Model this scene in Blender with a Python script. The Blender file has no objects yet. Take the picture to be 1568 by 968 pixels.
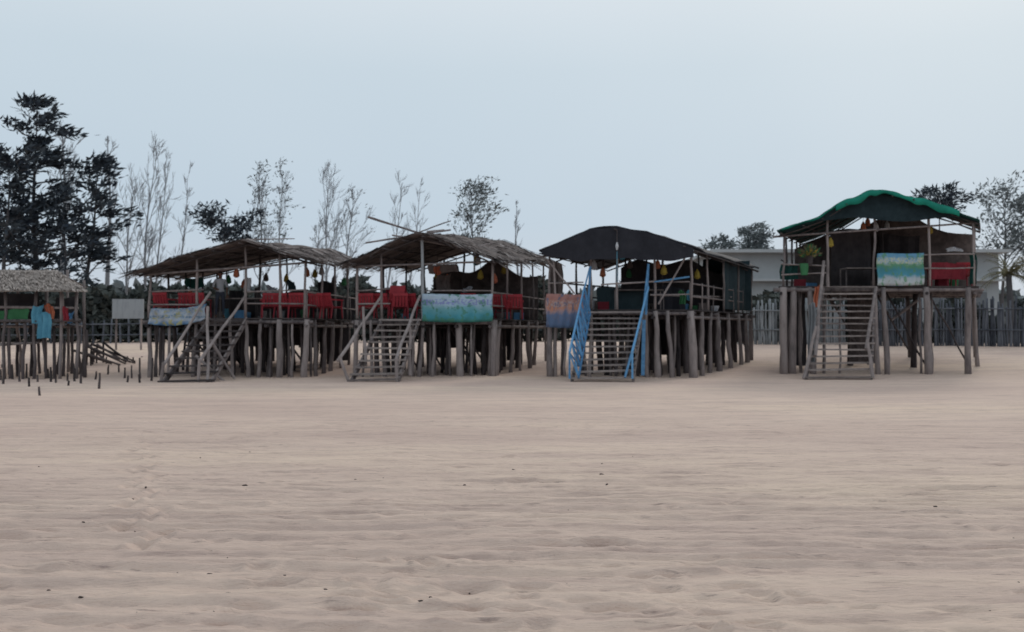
import bpy, math, random
import numpy as np
from mathutils import Vector, Matrix
random.seed(7); np.random.seed(7)
R=random.random
def U(a,b): return a+(b-a)*random.random()
sc=bpy.context.scene
CAMZ=1.6; F=1358.0
def lerp(a,b,t): return a+(b-a)*t
def sst(a,b,x):
    t=np.clip((x-a)/(b-a),0,1); return t*t*(3-2*t)
# ---------------------------------------------------------------- noise / terrain
_tab=np.random.rand(256,256)
def vnoise(x,y):
    x=np.asarray(x,float); y=np.asarray(y,float)
    xi=np.floor(x).astype(int); yi=np.floor(y).astype(int)
    fx=x-xi; fy=y-yi; fx=fx*fx*(3-2*fx); fy=fy*fy*(3-2*fy)
    a=_tab[xi%256,yi%256]; b=_tab[(xi+1)%256,yi%256]; c=_tab[xi%256,(yi+1)%256]; d=_tab[(xi+1)%256,(yi+1)%256]
    return (a*(1-fx)+b*fx)*(1-fy)+(c*(1-fx)+d*fx)*fy-0.5
prints=[]
for i in range(150):
    y=4.3+7.5*R()**1.5; prints.append((U(-.62,.62)*y,y,U(.05,.15),U(.025,.05),U(.018,.04)))
for i in range(60):
    y=4.4+1.9*R(); x0=random.choice([-1.1,-.4,.5,1.4]); prints.append((x0+U(-.6,.6),y,U(.05,.12),U(.03,.055),U(.022,.048)))
for i in range(26):      # a trail of footprints at the left
    y=6.6+i*.3; prints.append((-.415*y+.16*math.sin(i*2.1),y,.07,.12,.05))
def gh(x,y,fine=False):
    x=np.asarray(x,float); y=np.asarray(y,float)
    h=0.88*sst(31,48,y)+0.5*sst(60,140,y)
    h=h+0.10*vnoise(x*.12,y*.2)*sst(12,24,y)+.05*vnoise(x*.5,y*.8)*sst(20,28,y)
    if fine:
        near=1-sst(12,24,y)
        w=vnoise(x*.35+3,y*.6)*3.2+vnoise(x*1.1,y*1.7)*1.2
        amp=np.clip(vnoise(x*.22+9,y*.55+4)*1.6+.45,0,1)
        tr=sst(5.6,6.3,y)*(1-sst(8.4,10.5,y))*(.45+.55*np.clip(vnoise(x*.5,y*2)+.5,0,1))
        h=h+near*(0.016*amp*np.sin(y*19+w*1.6)+0.010*amp*np.sin(y*37+w*2.3+x*.4))
        h=h+.019*tr*np.sin(y*34+x*.6+w*.4)
        h=h+near*(.042*vnoise(x*.6,y*1.5)+.024*vnoise(x*1.8,y*7)+.015*vnoise(x*5,y*19)+.010*vnoise(x*14,y*32))
        for (px,py,sx,sy,d) in prints:
            m=(np.abs(x-px)<.6)&(np.abs(y-py)<.4)
            if m.any():
                q=((x-px)/sx)**2+((y-py)/sy)**2
                h=h-np.where(m,d*np.exp(-q)-.35*d*np.exp(-((np.sqrt(q)-1.7)/.5)**2),0)
    return h
def G(x,y): return float(gh(x,y))
def W(px,py,D): return Vector(((px-784)/F*D, D, CAMZ+(505-py)/F*D))
# ---------------------------------------------------------------- materials
def newmat(name,rough=.9):
    m=bpy.data.materials.new(name); m.use_nodes=True
    nt=m.node_tree; b=nt.nodes['Principled BSDF']; b.inputs['Roughness'].default_value=rough
    b.inputs['Specular IOR Level'].default_value=.2
    return m,nt,b
def N(nt,t,**k):
    n=nt.nodes.new(t)
    for a,v in k.items():
        if a in n.inputs: n.inputs[a].default_value=v
        else: setattr(n,a,v)
    return n
def vmat(name,c0,c1,scale=4,stretch=(1,1,.25),rough=.9,rw=.75,bump=.3,spec=None):
    m,nt,b=newmat(name,rough); L=nt.links.new
    if spec is not None: b.inputs['Specular IOR Level'].default_value=spec
    at=N(nt,'ShaderNodeAttribute'); at.attribute_name='rnd'
    tc=N(nt,'ShaderNodeTexCoord'); mp=N(nt,'ShaderNodeMapping'); mp.inputs['Scale'].default_value=stretch
    no=N(nt,'ShaderNodeTexNoise'); no.inputs['Scale'].default_value=scale; no.inputs['Detail'].default_value=6; no.inputs['Roughness'].default_value=.65
    L(tc.outputs['Object'],mp.inputs[0]); L(mp.outputs[0],no.inputs[0])
    ma=N(nt,'ShaderNodeMath'); ma.operation='MULTIPLY'; ma.inputs[1].default_value=rw; L(at.outputs['Fac'],ma.inputs[0])
    mb=N(nt,'ShaderNodeMath'); mb.operation='MULTIPLY_ADD'; mb.inputs[1].default_value=1.6; mb.inputs[2].default_value=-.55; L(no.outputs[0],mb.inputs[0])
    ad=N(nt,'ShaderNodeMath'); ad.operation='ADD'; ad.use_clamp=True; L(ma.outputs[0],ad.inputs[0]); L(mb.outputs[0],ad.inputs[1])
    mx=N(nt,'ShaderNodeMix'); mx.data_type='RGBA'; mx.inputs[6].default_value=(*c0,1); mx.inputs[7].default_value=(*c1,1)
    L(ad.outputs[0],mx.inputs[0]); L(mx.outputs[2],b.inputs['Base Color'])
    if bump:
        bp=N(nt,'ShaderNodeBump'); bp.inputs['Strength'].default_value=bump; bp.inputs['Distance'].default_value=.02
        L(no.outputs[0],bp.inputs['Height']); L(bp.outputs[0],b.inputs['Normal'])
    return m
M={}
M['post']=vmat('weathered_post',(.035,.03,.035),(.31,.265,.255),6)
M['dpost']=vmat('dark_shade_post',(.015,.013,.015),(.12,.10,.10),6)  # underdeck shade put into the colour; driftwood and stall stakes share it
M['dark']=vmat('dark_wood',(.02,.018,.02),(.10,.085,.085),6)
M['plank']=vmat('grey_plank',(.06,.05,.05),(.35,.30,.28),5,(1,4,4))
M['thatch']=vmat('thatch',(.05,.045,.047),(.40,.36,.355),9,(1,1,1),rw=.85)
M['thatchpale']=vmat('pale_thatch',(.13,.11,.10),(.38,.33,.30),9,(1,1,1),rw=.8)
M['black']=vmat('black_tarp',(.008,.009,.013),(.032,.033,.042),2,(1,1,1),rough=.8)
M['mat']=vmat('shade_dark_mat_wall',(.015,.015,.018),(.065,.057,.06),3,(1,1,1))  # shade of the hut interiors is put into this near-black colour
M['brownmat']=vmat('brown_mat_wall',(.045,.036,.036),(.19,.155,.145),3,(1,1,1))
M['net']=vmat('shade_net',(.01,.02,.025),(.034,.055,.064),3,(1,1,1))
M['green']=vmat('green_tarp',(.0,.075,.055),(.01,.27,.19),1.2,(1,1,1),rough=.55)
M['dgreen']=vmat('dark_green_net',(.006,.026,.026),(.013,.06,.052),2,(1,1,1))
M['red']=vmat('red_plastic',(.16,.02,.03),(.42,.045,.06),3,(1,1,1),rough=.5,bump=0)
M['dred']=vmat('dark_red_cloth',(.12,.018,.026),(.28,.035,.05),3,(1,1,1))
M['blue']=vmat('blue_paint',(.03,.10,.22),(.14,.34,.58),9,(1,1,1),rough=.6)
M['lblue']=vmat('light_blue_cloth',(.06,.20,.30),(.13,.36,.48),3,(1,1,1))
M['orange']=vmat('orange_cloth',(.35,.10,.06),(.5,.18,.10),3,(1,1,1))
M['yellow']=vmat('yellow_flowers',(.20,.15,.03),(.5,.38,.08),3,(1,1,1),bump=0)
M['white']=vmat('white_cloth',(.3,.31,.34),(.5,.51,.53),3,(1,1,1))
M['greencl']=vmat('green_cloth',(.03,.11,.05),(.06,.20,.09),3,(1,1,1))
M['skin']=vmat('skin',(.10,.055,.04),(.16,.09,.065),3,(1,1,1),bump=0)
M['hair']=vmat('hair',(.01,.01,.01),(.02,.018,.018),3,(1,1,1))
M['trouser']=vmat('trousers',(.03,.035,.05),(.06,.065,.085),3,(1,1,1))
M['bark']=vmat('bark',(.04,.04,.048),(.11,.105,.11),5)
M['barkpale']=vmat('hazed_bark',(.19,.20,.22),(.33,.345,.37),5)  # distance haze painted in as a paler bark colour
M['leaf']=vmat('hazed_casuarina_foliage',(.020,.026,.040),(.075,.088,.10),.6,(1,1,1),bump=0,spec=.0)  # bluish distance haze mixed into the foliage colour
M['leafg']=vmat('grey_green_foliage',(.08,.09,.10),(.20,.22,.22),.6,(1,1,1),bump=0,spec=.0)
M['leafp']=vmat('hazed_foliage',(.19,.205,.22),(.33,.35,.365),.6,(1,1,1),bump=0,spec=.0)  # leaves lightened to paint in distance haze
M['hedge']=vmat('hedge_foliage',(.03,.036,.038),(.11,.12,.11),.7,(1,1,1),bump=0,spec=.0)
M['palm']=vmat('palm_leaf',(.06,.06,.035),(.22,.20,.12),.9,(1,1,1),bump=0)
M['wall']=vmat('painted_wall',(.28,.295,.30),(.42,.435,.445),.8,(1,1,1),bump=.05)
M['glass']=vmat('dark_window',(.14,.15,.16),(.20,.21,.22),2,(1,1,1),rough=.5)
M['fence']=vmat('fence_pole',(.03,.034,.045),(.15,.16,.185),5)
M['fencep']=vmat('pale_fence_pole',(.10,.11,.12),(.32,.34,.36),5)
M['debris']=vmat('debris',(.03,.025,.024),(.12,.095,.085),9,(1,1,1))
# ---------------------------------------------------------------- mesh builder
class MB:
    def __init__(s): s.v=[];s.f=[];s.m=[];s.r=[];s.ml=[]
    def mi(s,k):
        if k not in s.ml: s.ml.append(k)
        return s.ml.index(k)
    def add(s,vs,fs,k,r=None):
        o=len(s.v); s.v+= [tuple(p) for p in vs]; r=R() if r is None else r; k=s.mi(k)
        for f in fs: s.f.append([o+i for i in f]); s.m.append(k); s.r.append(r)
    def tube(s,pts,rad,k,n=6,r=None):
        pts=[Vector(p) for p in pts]; 
        if not isinstance(rad,(list,tuple)): rad=[rad]*len(pts)
        vs=[];fs=[]
        for i,p in enumerate(pts):
            d=(pts[min(i+1,len(pts)-1)]-pts[max(i-1,0)]).normalized()
            a=d.cross(Vector((0,1,0.02)) if abs(d.y)<.9 else Vector((1,0,0))).normalized(); b=d.cross(a)
            for j in range(n):
                t=2*math.pi*j/n; vs.append(p+(a*math.cos(t)+b*math.sin(t))*rad[i])
        for i in range(len(pts)-1):
            for j in range(n): fs.append((i*n+j,i*n+(j+1)%n,(i+1)*n+(j+1)%n,(i+1)*n+j))
        fs.append(tuple(range(n))[::-1]); fs.append(tuple((len(pts)-1)*n+j for j in range(n)))
        s.add(vs,fs,k,r)
    def pole(s,a,b,r0,r1,k,wob=.03,n=7,r=None):
        a=Vector(a);b=Vector(b);L=(b-a).length; w=wob*min(L,3)
        ps=[a]
        for i in (1,2,3): ps.append(a.lerp(b,i/4)+Vector((U(-w,w),U(-w,w),U(-w,w)*.3))*.6)
        ps.append(b)
        s.tube(ps,[lerp(r0,r1,i/4)*U(.88,1.12) for i in range(5)],k,n,r)
    def beam(s,a,b,w,h,k,up=(0,0,1),r=None):
        a=Vector(a);b=Vector(b);d=(b-a).normalized();up=Vector(up)
        if abs(d.dot(up))>.98: up=Vector((0,1,0))
        x=d.cross(up).normalized()*w/2; z=x.cross(d).normalized()*h/2
        vs=[a-x-z,a+x-z,a+x+z,a-x+z,b-x-z,b+x-z,b+x+z,b-x+z]
        s.add(vs,[(0,1,2,3)[::-1],(4,5,6,7),(0,1,5,4),(1,2,6,5),(2,3,7,6),(3,0,4,7)],k,r)
    def sheet(s,fn,nu,nv,k,th=.0,r=None):
        vs=[fn(i/nu,j/nv) for j in range(nv+1) for i in range(nu+1)]
        fs=[(j*(nu+1)+i,j*(nu+1)+i+1,(j+1)*(nu+1)+i+1,(j+1)*(nu+1)+i) for j in range(nv) for i in range(nu)]
        s.add(vs,fs,k,r)
    def obj(s,name,parent=None,loc=(0,0,0),smooth=False,solid=0):
        loc=Vector(loc); me=bpy.data.meshes.new(name)
        me.from_pydata([(x-loc.x,y-loc.y,z-loc.z) for x,y,z in s.v],[],s.f)
        for k in s.ml: me.materials.append(M[k])
        me.polygons.foreach_set('material_index',s.m)
        a=me.attributes.new('rnd','FLOAT','FACE'); a.data.foreach_set('value',s.r)
        if smooth: me.polygons.foreach_set('use_smooth',[True]*len(s.f))
        me.update()
        o=bpy.data.objects.new(name,me); sc.collection.objects.link(o)
        if parent: o.parent=parent
        else: o.location=loc
        if solid:
            md=o.modifiers.new('s','SOLIDIFY'); md.thickness=solid
        return o
def empty(name,loc):
    e=bpy.data.objects.new(name,None); e.location=loc; e.empty_display_size=.5; sc.collection.objects.link(e); return e
# ---------------------------------------------------------------- ground
def axis(a,b,d0,g):
    v=[a];d=d0
    while v[-1]<b: v.append(v[-1]+d); d*=g
    return v
xs=[i*.03 for i in range(0,115)]; xs+=axis(xs[-1]+.035,600,.036,1.033)
xs=np.array([-x for x in xs[:0:-1]]+xs)
ys=[-60,-30,-12,-4,0,2,3,3.6]+[4+.018*i for i in range(0,340)]; ys+=axis(ys[-1]+.02,1500,.022,1.015); ys=np.array(ys)
X,Y=np.meshgrid(xs,ys); Z=gh(X,Y,True)
nx,ny=len(xs),len(ys)
me=bpy.data.meshes.new('sand_beach')
vv=np.stack([X.ravel(),Y.ravel(),Z.ravel()],1)
ii=(np.arange(ny-1)[:,None]*nx+np.arange(nx-1)[None,:]).ravel()
ff=np.stack([ii,ii+1,ii+nx+1,ii+nx],1)
me.vertices.add(len(vv)); me.vertices.foreach_set('co',vv.ravel())
me.loops.add(ff.size); me.loops.foreach_set('vertex_index',ff.ravel().astype(np.int32))
me.polygons.add(len(ff)); me.polygons.foreach_set('loop_start',np.arange(0,ff.size,4,dtype=np.int32))
me.update(calc_edges=True); me.polygons.foreach_set('use_smooth',[True]*len(ff)); me.validate()
gr=bpy.data.objects.new('sand_beach',me); sc.collection.objects.link(gr)
m,nt,b=newmat('sand',.95); L=nt.links.new
tc=N(nt,'ShaderNodeTexCoord')
def noise(scale,st,det=5,ro=.6):
    mp=N(nt,'ShaderNodeMapping'); mp.inputs['Scale'].default_value=st; no=N(nt,'ShaderNodeTexNoise')
    no.inputs['Scale'].default_value=scale; no.inputs['Detail'].default_value=det; no.inputs['Roughness'].default_value=ro
    L(tc.outputs['Object'],mp.inputs[0]); L(mp.outputs[0],no.inputs[0]); return no.outputs[0]
def ramp(inp,stops):
    r=N(nt,'ShaderNodeValToRGB'); e=r.color_ramp.elements
    while len(e)<len(stops): e.new(.5)
    for i,(p,c) in enumerate(stops): e[i].position=p; e[i].color=(*c,1) if len(c)==3 else c
    L(inp,r.inputs[0]); return r.outputs[0]
def mixc(f,a,bb,mode='MIX'):
    x=N(nt,'ShaderNodeMix'); x.data_type='RGBA'; x.blend_type=mode
    for i,val in ((0,f),(6,a),(7,bb)):
        if hasattr(val,'links'): L(val,x.inputs[i])
        else: x.inputs[i].default_value=val if i==0 else (*val,1)
    return x.outputs[2]
c=ramp(noise(.16,(.25,1,1),4),[(.36,(.57,.425,.36)),(.5,(.69,.53,.44)),(.64,(.76,.595,.47))])
c=mixc(ramp(noise(.9,(.3,2.4,1),6,.7),[(.42,(0,0,0)),(.62,(.5,.5,.5))]),c,(.50,.37,.325))
c=mixc(ramp(noise(2.6,(.35,2.6,1),7,.75),[(.51,(0,0,0)),(.66,(.5,.5,.5))]),c,(.30,.21,.19))
c=mixc(ramp(noise(8,(.4,2.0,1),4,.7),[(.60,(0,0,0)),(.70,(.6,.6,.6))]),c,(.24,.175,.16))
c=mixc(ramp(noise(60,(1,1,1),3,.8),[(.35,(0,0,0)),(.75,(.2,.2,.2))]),c,(.78,.62,.52))
L(c,b.inputs['Base Color'])
bp=N(nt,'ShaderNodeBump'); bp.inputs['Strength'].default_value=.9; bp.inputs['Distance'].default_value=.035
L(noise(13,(.4,2.0,1),6,.7),bp.inputs['Height']); L(bp.outputs[0],b.inputs['Normal'])
me.materials.append(m)
# ---------------------------------------------------------------- chairs
cb=MB()
w=.27
cb.sheet(lambda u,v: Vector(((u-.5)*2*w,(v-.5)*.46,.43-.03*math.sin(v*math.pi))),4,4,'red',r=.5)
for i in range(5):
    x0=-w+.05+i*(2*w-.10)/4; cb.beam((x0,.24,.44),(x0*.93,.35,.84),.06,.02,'red',r=.6)
cb.beam((-w*.95,.35,.85),(w*.95,.35,.85),.04,.07,'red',r=.8)
for sx in(-1,1):
    cb.tube([(sx*w*1.05,-.25,0),(sx*w,-.22,.43),(sx*w*1.1,-.2,.64)],[.02,.028,.025],'red')
    cb.tube([(sx*w*1.05,.32,0),(sx*w,.24,.43),(sx*w*.92,.33,.8)],[.02,.03,.02],'red')
    cb.beam((sx*w*1.1,-.23,.65),(sx*w*1.02,.27,.66),.06,.025,'red')
cb.beam((-w,-.23,.40),(w,-.23,.40),.02,.06,'red')
chair=cb.obj('plastic_chair',solid=.018); cme=chair.data; first=[True]
def put_chair(x,y,z,rot,s=1.0):
    if first[0]: o=chair; first[0]=False
    else:
        o=bpy.data.objects.new('plastic_chair',cme); sc.collection.objects.link(o)
        md=o.modifiers.new('s','SOLIDIFY'); md.thickness=.018
    o.location=(x,y,z); o.rotation_euler=(0,0,rot); o.scale=(s,s,s)
# ---------------------------------------------------------------- banners
def banner_mat(name,stops,seed,text=(.9,.9,.9),blot=(.1,.35,.15),tband=(.60,.80)):
    m,nt2,b=newmat(name,.6)
    global nt,L,tc
    nt=nt2; L=nt.links.new; tc=N(nt,'ShaderNodeTexCoord')
    mp=N(nt,'ShaderNodeMapping'); mp.inputs['Location'].default_value=(seed,0,seed); mp.inputs['Scale'].default_value=(2.2,0,1); L(tc.outputs['Generated'],mp.inputs[0])
    sp=N(nt,'ShaderNodeSeparateXYZ'); L(tc.outputs['Generated'],sp.inputs[0])
    no=N(nt,'ShaderNodeTexNoise'); no.inputs['Scale'].default_value=3; no.inputs['Detail'].default_value=5; L(mp.outputs[0],no.inputs[0])
    ma=N(nt,'ShaderNodeMath'); ma.operation='MULTIPLY_ADD'; ma.inputs[1].default_value=.45; L(no.outputs[0],ma.inputs[0]); 
    sb=N(nt,'ShaderNodeMath'); sb.operation='SUBTRACT'; sb.inputs[1].default_value=.22; L(sp.outputs[2],sb.inputs[0]); L(sb.outputs[0],ma.inputs[2])
    col=ramp(ma.outputs[0],stops)
    n2=N(nt,'ShaderNodeTexNoise'); n2.inputs['Scale'].default_value=5; L(mp.outputs[0],n2.inputs[0])
    col=mixc(ramp(n2.outputs[0],[(.54,(0,0,0)),(.6,(.8,.8,.8))]),col,blot)
    n3=N(nt,'ShaderNodeTexNoise'); n3.inputs['Scale'].default_value=14; n3.inputs['Detail'].default_value=1; L(mp.outputs[0],n3.inputs[0])
    tx=ramp(n3.outputs[0],[(.50,(0,0,0)),(.54,(1,1,1))])
    band=ramp(sp.outputs[2],[(tband[0],(0,0,0)),(tband[0]+.02,(.8,.8,.8)),(tband[1],(.8,.8,.8)),(tband[1]+.02,(0,0,0))])
    mk=mixc(1.0,tx,band,'MULTIPLY')
    col=mixc(mk,col,text)
    L(col,b.inputs['Base Color'])
    return m
M['bn1']=banner_mat('sea_banner_print',[(.05,(.04,.17,.15)),(.25,(.06,.26,.32)),(.45,(.14,.34,.38)),(.6,(.28,.42,.52)),(.85,(.38,.48,.58))],1,(.20,.22,.48),(.06,.20,.14))
M['bn2']=banner_mat('sunset_banner_print',[(.1,(.09,.14,.24)),(.4,(.12,.17,.28)),(.52,(.36,.24,.24)),(.6,(.46,.22,.15)),(.85,(.34,.17,.15))],4,(.42,.32,.30),(.13,.15,.23))
M['bn3']=banner_mat('island_banner_print',[(.1,(.44,.48,.49)),(.22,(.40,.46,.50)),(.34,(.07,.26,.36)),(.5,(.06,.22,.26)),(.62,(.10,.26,.14)),(.75,(.34,.44,.52)),(.9,(.12,.28,.42))],8,(.46,.50,.34),(.10,.25,.14),(.66,.85))
M['bn4']=banner_mat('patterned_cloth',[(.1,(.10,.20,.34)),(.3,(.40,.45,.52)),(.42,(.08,.16,.26)),(.55,(.36,.42,.50)),(.85,(.12,.22,.36))],12,(.40,.42,.44),(.36,.33,.12),(.2,.9))
def banner(name,k,px0,px1,py0,py1,D,sag=.03,lean=0,skew=0,wr=.04):
    B=MB(); a=W(px0,py0,D); c=W(px1,py1,D)
    def fn(u,v):
        return Vector((lerp(a.x,c.x,u)+.02*math.sin(v*7),D+wr*math.sin(u*9+v*3)+wr*.5*math.sin(u*31-v*5)+lean*(v),lerp(a.z,c.z,v)-sag*math.sin(u*math.pi)*(1-.4*v)+skew*u+.010*math.sin(u*6)*(v)))
    B.sheet(fn,40,10,k,r=.5); return B.obj(name,loc=((a.x+c.x)/2,D,c.z),smooth=True,solid=.006)
# ---------------------------------------------------------------- shacks
def stairs(B,bl,br,tl,tr,n,k='plank',wide=.22,over=.08,stk='post'):
    bl,br,tl,tr=map(Vector,(bl,br,tl,tr))
    for a,b2 in((bl,tl),(br,tr)):
        B.beam(a+Vector((0,0,-.12)),b2+Vector((0,0,-.02)),.06,.17,stk,r=U(.2,.6))
    for i in range(n+1):
        t=(i+.15)/(n+.3); a=bl.lerp(tl,t); c=br.lerp(tr,t); d=(c-a).normalized()
        B.beam(a-d*U(.4,1.4)*over+Vector((0,0,.02+U(-.025,.025))),c+d*U(.4,1.4)*over+Vector((0,0,.02+U(-.025,.025))),wide*U(.8,1.1),.055,k,r=U(.1,1))
def section(P,x):
    for a,b in zip(P[:-1],P[1:]):
        if a.x<=x<=b.x: return lerp(a.z,b.z,(x-a.x)/(b.x-a.x))
    return P[0].z if x<P[0].x else P[-1].z
class Shack: pass
def shack(Fr,Bk,fp,bp_,deckpy,Df,Db,posts,roofk,thatch=0,Rf=None,rows=6,perrow=7,wall=None,wallv=.8,rail=(),siderail=True,rough=.05,under='mat',stiltr=(.055,.10),seed=1,wallh=1.0,shade_sheets=True):
    random.seed(seed)
    S=Shack(); Rf=Rf or Df-.6; Rb=Db+.4
    S.E=E=empty('beach_shack',(W(fp[0],505,Df).x,Df,0)); o=E.location
    FR=[W(p[0],p[1],Rf) for p in Fr]; BK=[W(p[0],p[1],Rb) for p in Bk]
    dz=W(0,deckpy,Df).z; S.dz=dz
    xl,xr=W(fp[0],0,Df).x,W(fp[1],0,Df).x; bl,br=W(bp_[0],0,Db).x,W(bp_[1],0,Db).x
    def P(u,v,z=0): return Vector((lerp(lerp(xl,xr,u),lerp(bl,br,u),v),lerp(Df,Db,v),dz+z))
    def roofz(x,y):
        t=(y-Rf)/(Rb-Rf); return section([a.lerp(c,t) for a,c in zip(FR,BK)],x)
    S.P=P;S.roofz=roofz
    # deck
    B=MB(); n=26
    for i in range(n):
        v0,v1=i/n,(i+.93)/n
        a,b2,c,d=P(-.02*R(),v0),P(1+.02*R(),v0),P(1+.02,v1),P(-.02,v1)
        t=Vector((0,0,-.045)); q=[a,b2,c,d]
        B.add(q+[p+t for p in q],[(0,1,2,3),(7,6,5,4),(0,4,5,1),(1,5,6,2),(2,6,7,3),(3,7,4,0)],'dark',U(0,.5))
    for v in(0,.33,.66,1): B.pole(P(-.04,v,-.14),P(1.04,v,-.14),.07,.06,'post',.012,r=U(.0,.4))
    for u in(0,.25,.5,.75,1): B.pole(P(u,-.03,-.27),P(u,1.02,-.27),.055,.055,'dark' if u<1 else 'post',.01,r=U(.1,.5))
    B.obj('deck',E,o)
    # stilts
    B=MB()
    def stilt(x,y,r,k,ri=None,top=-.05):
        g=G(x,y); B.pole((x+U(-.14,.14),y+U(-.1,.1),g-.3),(x,y,dz+top),r*1.12,r*.85,k,.022,8,ri)
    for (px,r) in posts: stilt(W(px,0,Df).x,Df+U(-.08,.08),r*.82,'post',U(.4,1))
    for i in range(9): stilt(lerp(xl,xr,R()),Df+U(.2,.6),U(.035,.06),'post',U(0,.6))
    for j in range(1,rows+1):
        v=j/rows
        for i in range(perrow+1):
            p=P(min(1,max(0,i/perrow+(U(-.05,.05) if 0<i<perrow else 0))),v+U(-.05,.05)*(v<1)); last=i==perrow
            stilt(p.x,p.y,U(*stiltr)*.9,'post' if last else 'dpost',U(.3,.9) if last else U(0,.8))  # inner stilts get the shade-darkened wood, the right-hand row stays light
    for i in range(5):
        u=U(0,.8); v=random.choice([.15,.3,.5,1]); a=P(u,v,-.1); c=P(u+.22,v); c.z=G(c.x,c.y)+.2; B.pole(a,c,.04,.035,'dpost',.02)
    B.obj('stilts',E,o,smooth=True)
    if shade_sheets:
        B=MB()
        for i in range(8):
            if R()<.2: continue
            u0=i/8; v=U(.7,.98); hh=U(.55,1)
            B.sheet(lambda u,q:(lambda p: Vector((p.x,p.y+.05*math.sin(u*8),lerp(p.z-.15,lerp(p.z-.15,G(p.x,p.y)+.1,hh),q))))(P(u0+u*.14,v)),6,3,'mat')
        B.obj('underfloor_shade_sheets',E,o)  # dark sheets standing in for the shade below the deck
    # upper posts
    B=MB()
    for (u,v,r,k,ri) in Rpost(S,fp,posts): 
        p=P(u,v); B.pole((p.x,p.y,dz),(p.x+U(-.06,.06),p.y,roofz(p.x,p.y)-.03),r*.9,r*.75,k,.02,7,ri)
    for (u0,u1,z) in rail: B.pole(P(u0,-.005,z),P(u1,-.005,z+U(-.08,.08)),.03,.026,'post',.03,r=U(.3,.8))
    if siderail:
        for z in(.45,.9): B.pole(P(1,0,z),P(1,1,z+U(-.06,.06)),.03,.026,'post',.02,r=.5)
        for i in range(7): p=P(1,i/6); B.pole(p,p+Vector((U(-.05,.05),0,.95)),.025,.022,'post',.02)
        for z in(.5,.95): B.pole(P(0,0,z),P(0,1,z),.03,.03,'dark',.015)
    B.obj('posts_and_rails',E,o,smooth=True)
    # walls at back
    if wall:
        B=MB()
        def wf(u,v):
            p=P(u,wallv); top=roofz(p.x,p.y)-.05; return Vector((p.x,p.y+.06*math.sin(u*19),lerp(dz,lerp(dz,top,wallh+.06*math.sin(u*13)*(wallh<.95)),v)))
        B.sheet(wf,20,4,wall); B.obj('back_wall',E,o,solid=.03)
    # roof
    B=MB(); nt_=14; sub=4; ns=(len(FR)-1)*sub
    def rs(s,t):
        x=s*(len(FR)-1); i=min(int(x),len(FR)-2); f=x-i
        p=FR[i].lerp(FR[i+1],f).lerp(BK[i].lerp(BK[i+1],f),t)
        nz=float(vnoise(p.x*1.3+seed*7,p.y*1.1)); nz2=float(vnoise(p.x*4+seed*3,p.y*4))
        e=math.sin(t*math.pi*3)**2
        return p+Vector((nz2*rough*.6,nz2*rough*.8,nz*rough*2+nz2*rough-.05*e))
    B.sheet(rs,ns,nt_,roofk if roofk!='thatchmix' else 'brownmat',r=.4)
    for f in range(len(B.r)): B.r[f]=U(.1,.7)
    ro=B.obj('roof',E,o,smooth=(thatch==0),solid=-.07)
    B=MB()
    for t in(0.04,.2,.4,.6,.8,.99):
        pts=[rs(i/(len(FR)-1),t)+Vector((0,0,-.12)) for i in range(len(FR))]
        B.tube(pts,.028,'dark',r=U(.3,.8))
    for i in range(0,9):
        s=min(1,max(0,i/8+U(-.03,.03))); B.pole(rs(s,-.0)+Vector((0,-U(.0,.35),-.08)),rs(s,1)+Vector((0,0,-.08)),.024,.02,'dark',.006)
    B.pole((FR[0].x,Rf+.5,FR[0].z-.08),(FR[-1].x,Rf+.5,FR[-1].z-.02),.038,.034,'post',.012,r=.4)
    B.obj('roof_frame',E,o,smooth=True)
    if thatch:
        B=MB(); pk=peak_s(FR)
        for i in range(thatch):
            s,t=R(),R(); 
            if R()<.22: t=U(-.02,.03) if R()<.6 else U(.9,1)
            if R()<.2: s=random.choice([0,1])*1.0+U(-.03,.03)
            s=min(.999,max(0,s)); t=min(1,max(0,t))
            p=rs(s,t); side=-1 if s<pk else 1
            q=rs(min(1,max(0,s+side*.12)),t); d=(q-p)
            if d.length<.05: d=rs(s,t)-rs(s-side*.12,t)
            d=d.normalized(); d=(d+Vector((U(-.25,.25),U(-.5,.5),U(-.1,.12)))).normalized()
            Ln=U(.3,.8); wd=U(.02,.06); n2=Vector((0,0,1)).cross(d).normalized()*wd; lift=Vector((0,0,U(.03,.11)))
            a=p+lift; e=a+d*Ln+Vector((0,0,-.05*Ln))
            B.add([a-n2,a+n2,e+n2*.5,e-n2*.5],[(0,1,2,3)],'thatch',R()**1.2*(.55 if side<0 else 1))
        for i in range(14):   # branches weighing the thatch down
            t=U(0,.95); a=rs(U(.1,.9),t)+Vector((0,0,.12)); B.pole(a,a+Vector((U(-1.6,1.6),U(-1,1),U(-.15,.2))),.03,.018,'post',.03,5)
        B.obj('thatch_layer',E,o)
    S.rs=rs; return S
def peak_s(FR):
    zs=[p.z for p in FR]; return zs.index(max(zs))/(len(FR)-1)
def Rpost(S,fp,posts):
    out=[]
    for px in S_front: out.append(((px-fp[0])/(fp[1]-fp[0]),0,.055,'post',U(.4,1)))
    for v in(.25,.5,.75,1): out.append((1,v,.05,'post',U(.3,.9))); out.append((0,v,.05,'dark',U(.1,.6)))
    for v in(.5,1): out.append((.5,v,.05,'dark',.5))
    return out
def cloth(B,k,px0,px1,py0,py1,D,r=.5):
    a=W(px0,py0,D); c=W(px1,py1,D); ph=R()*6
    B.sheet(lambda u,v: Vector((lerp(a.x,c.x,u)+.05*math.sin(v*5+ph)*(v),D+.05*math.sin(u*14+ph),lerp(a.z,c.z,v)+.05*math.sin(u*5+ph)*(1 if v>.5 else .3))),10,6,k,r=r)
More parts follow.
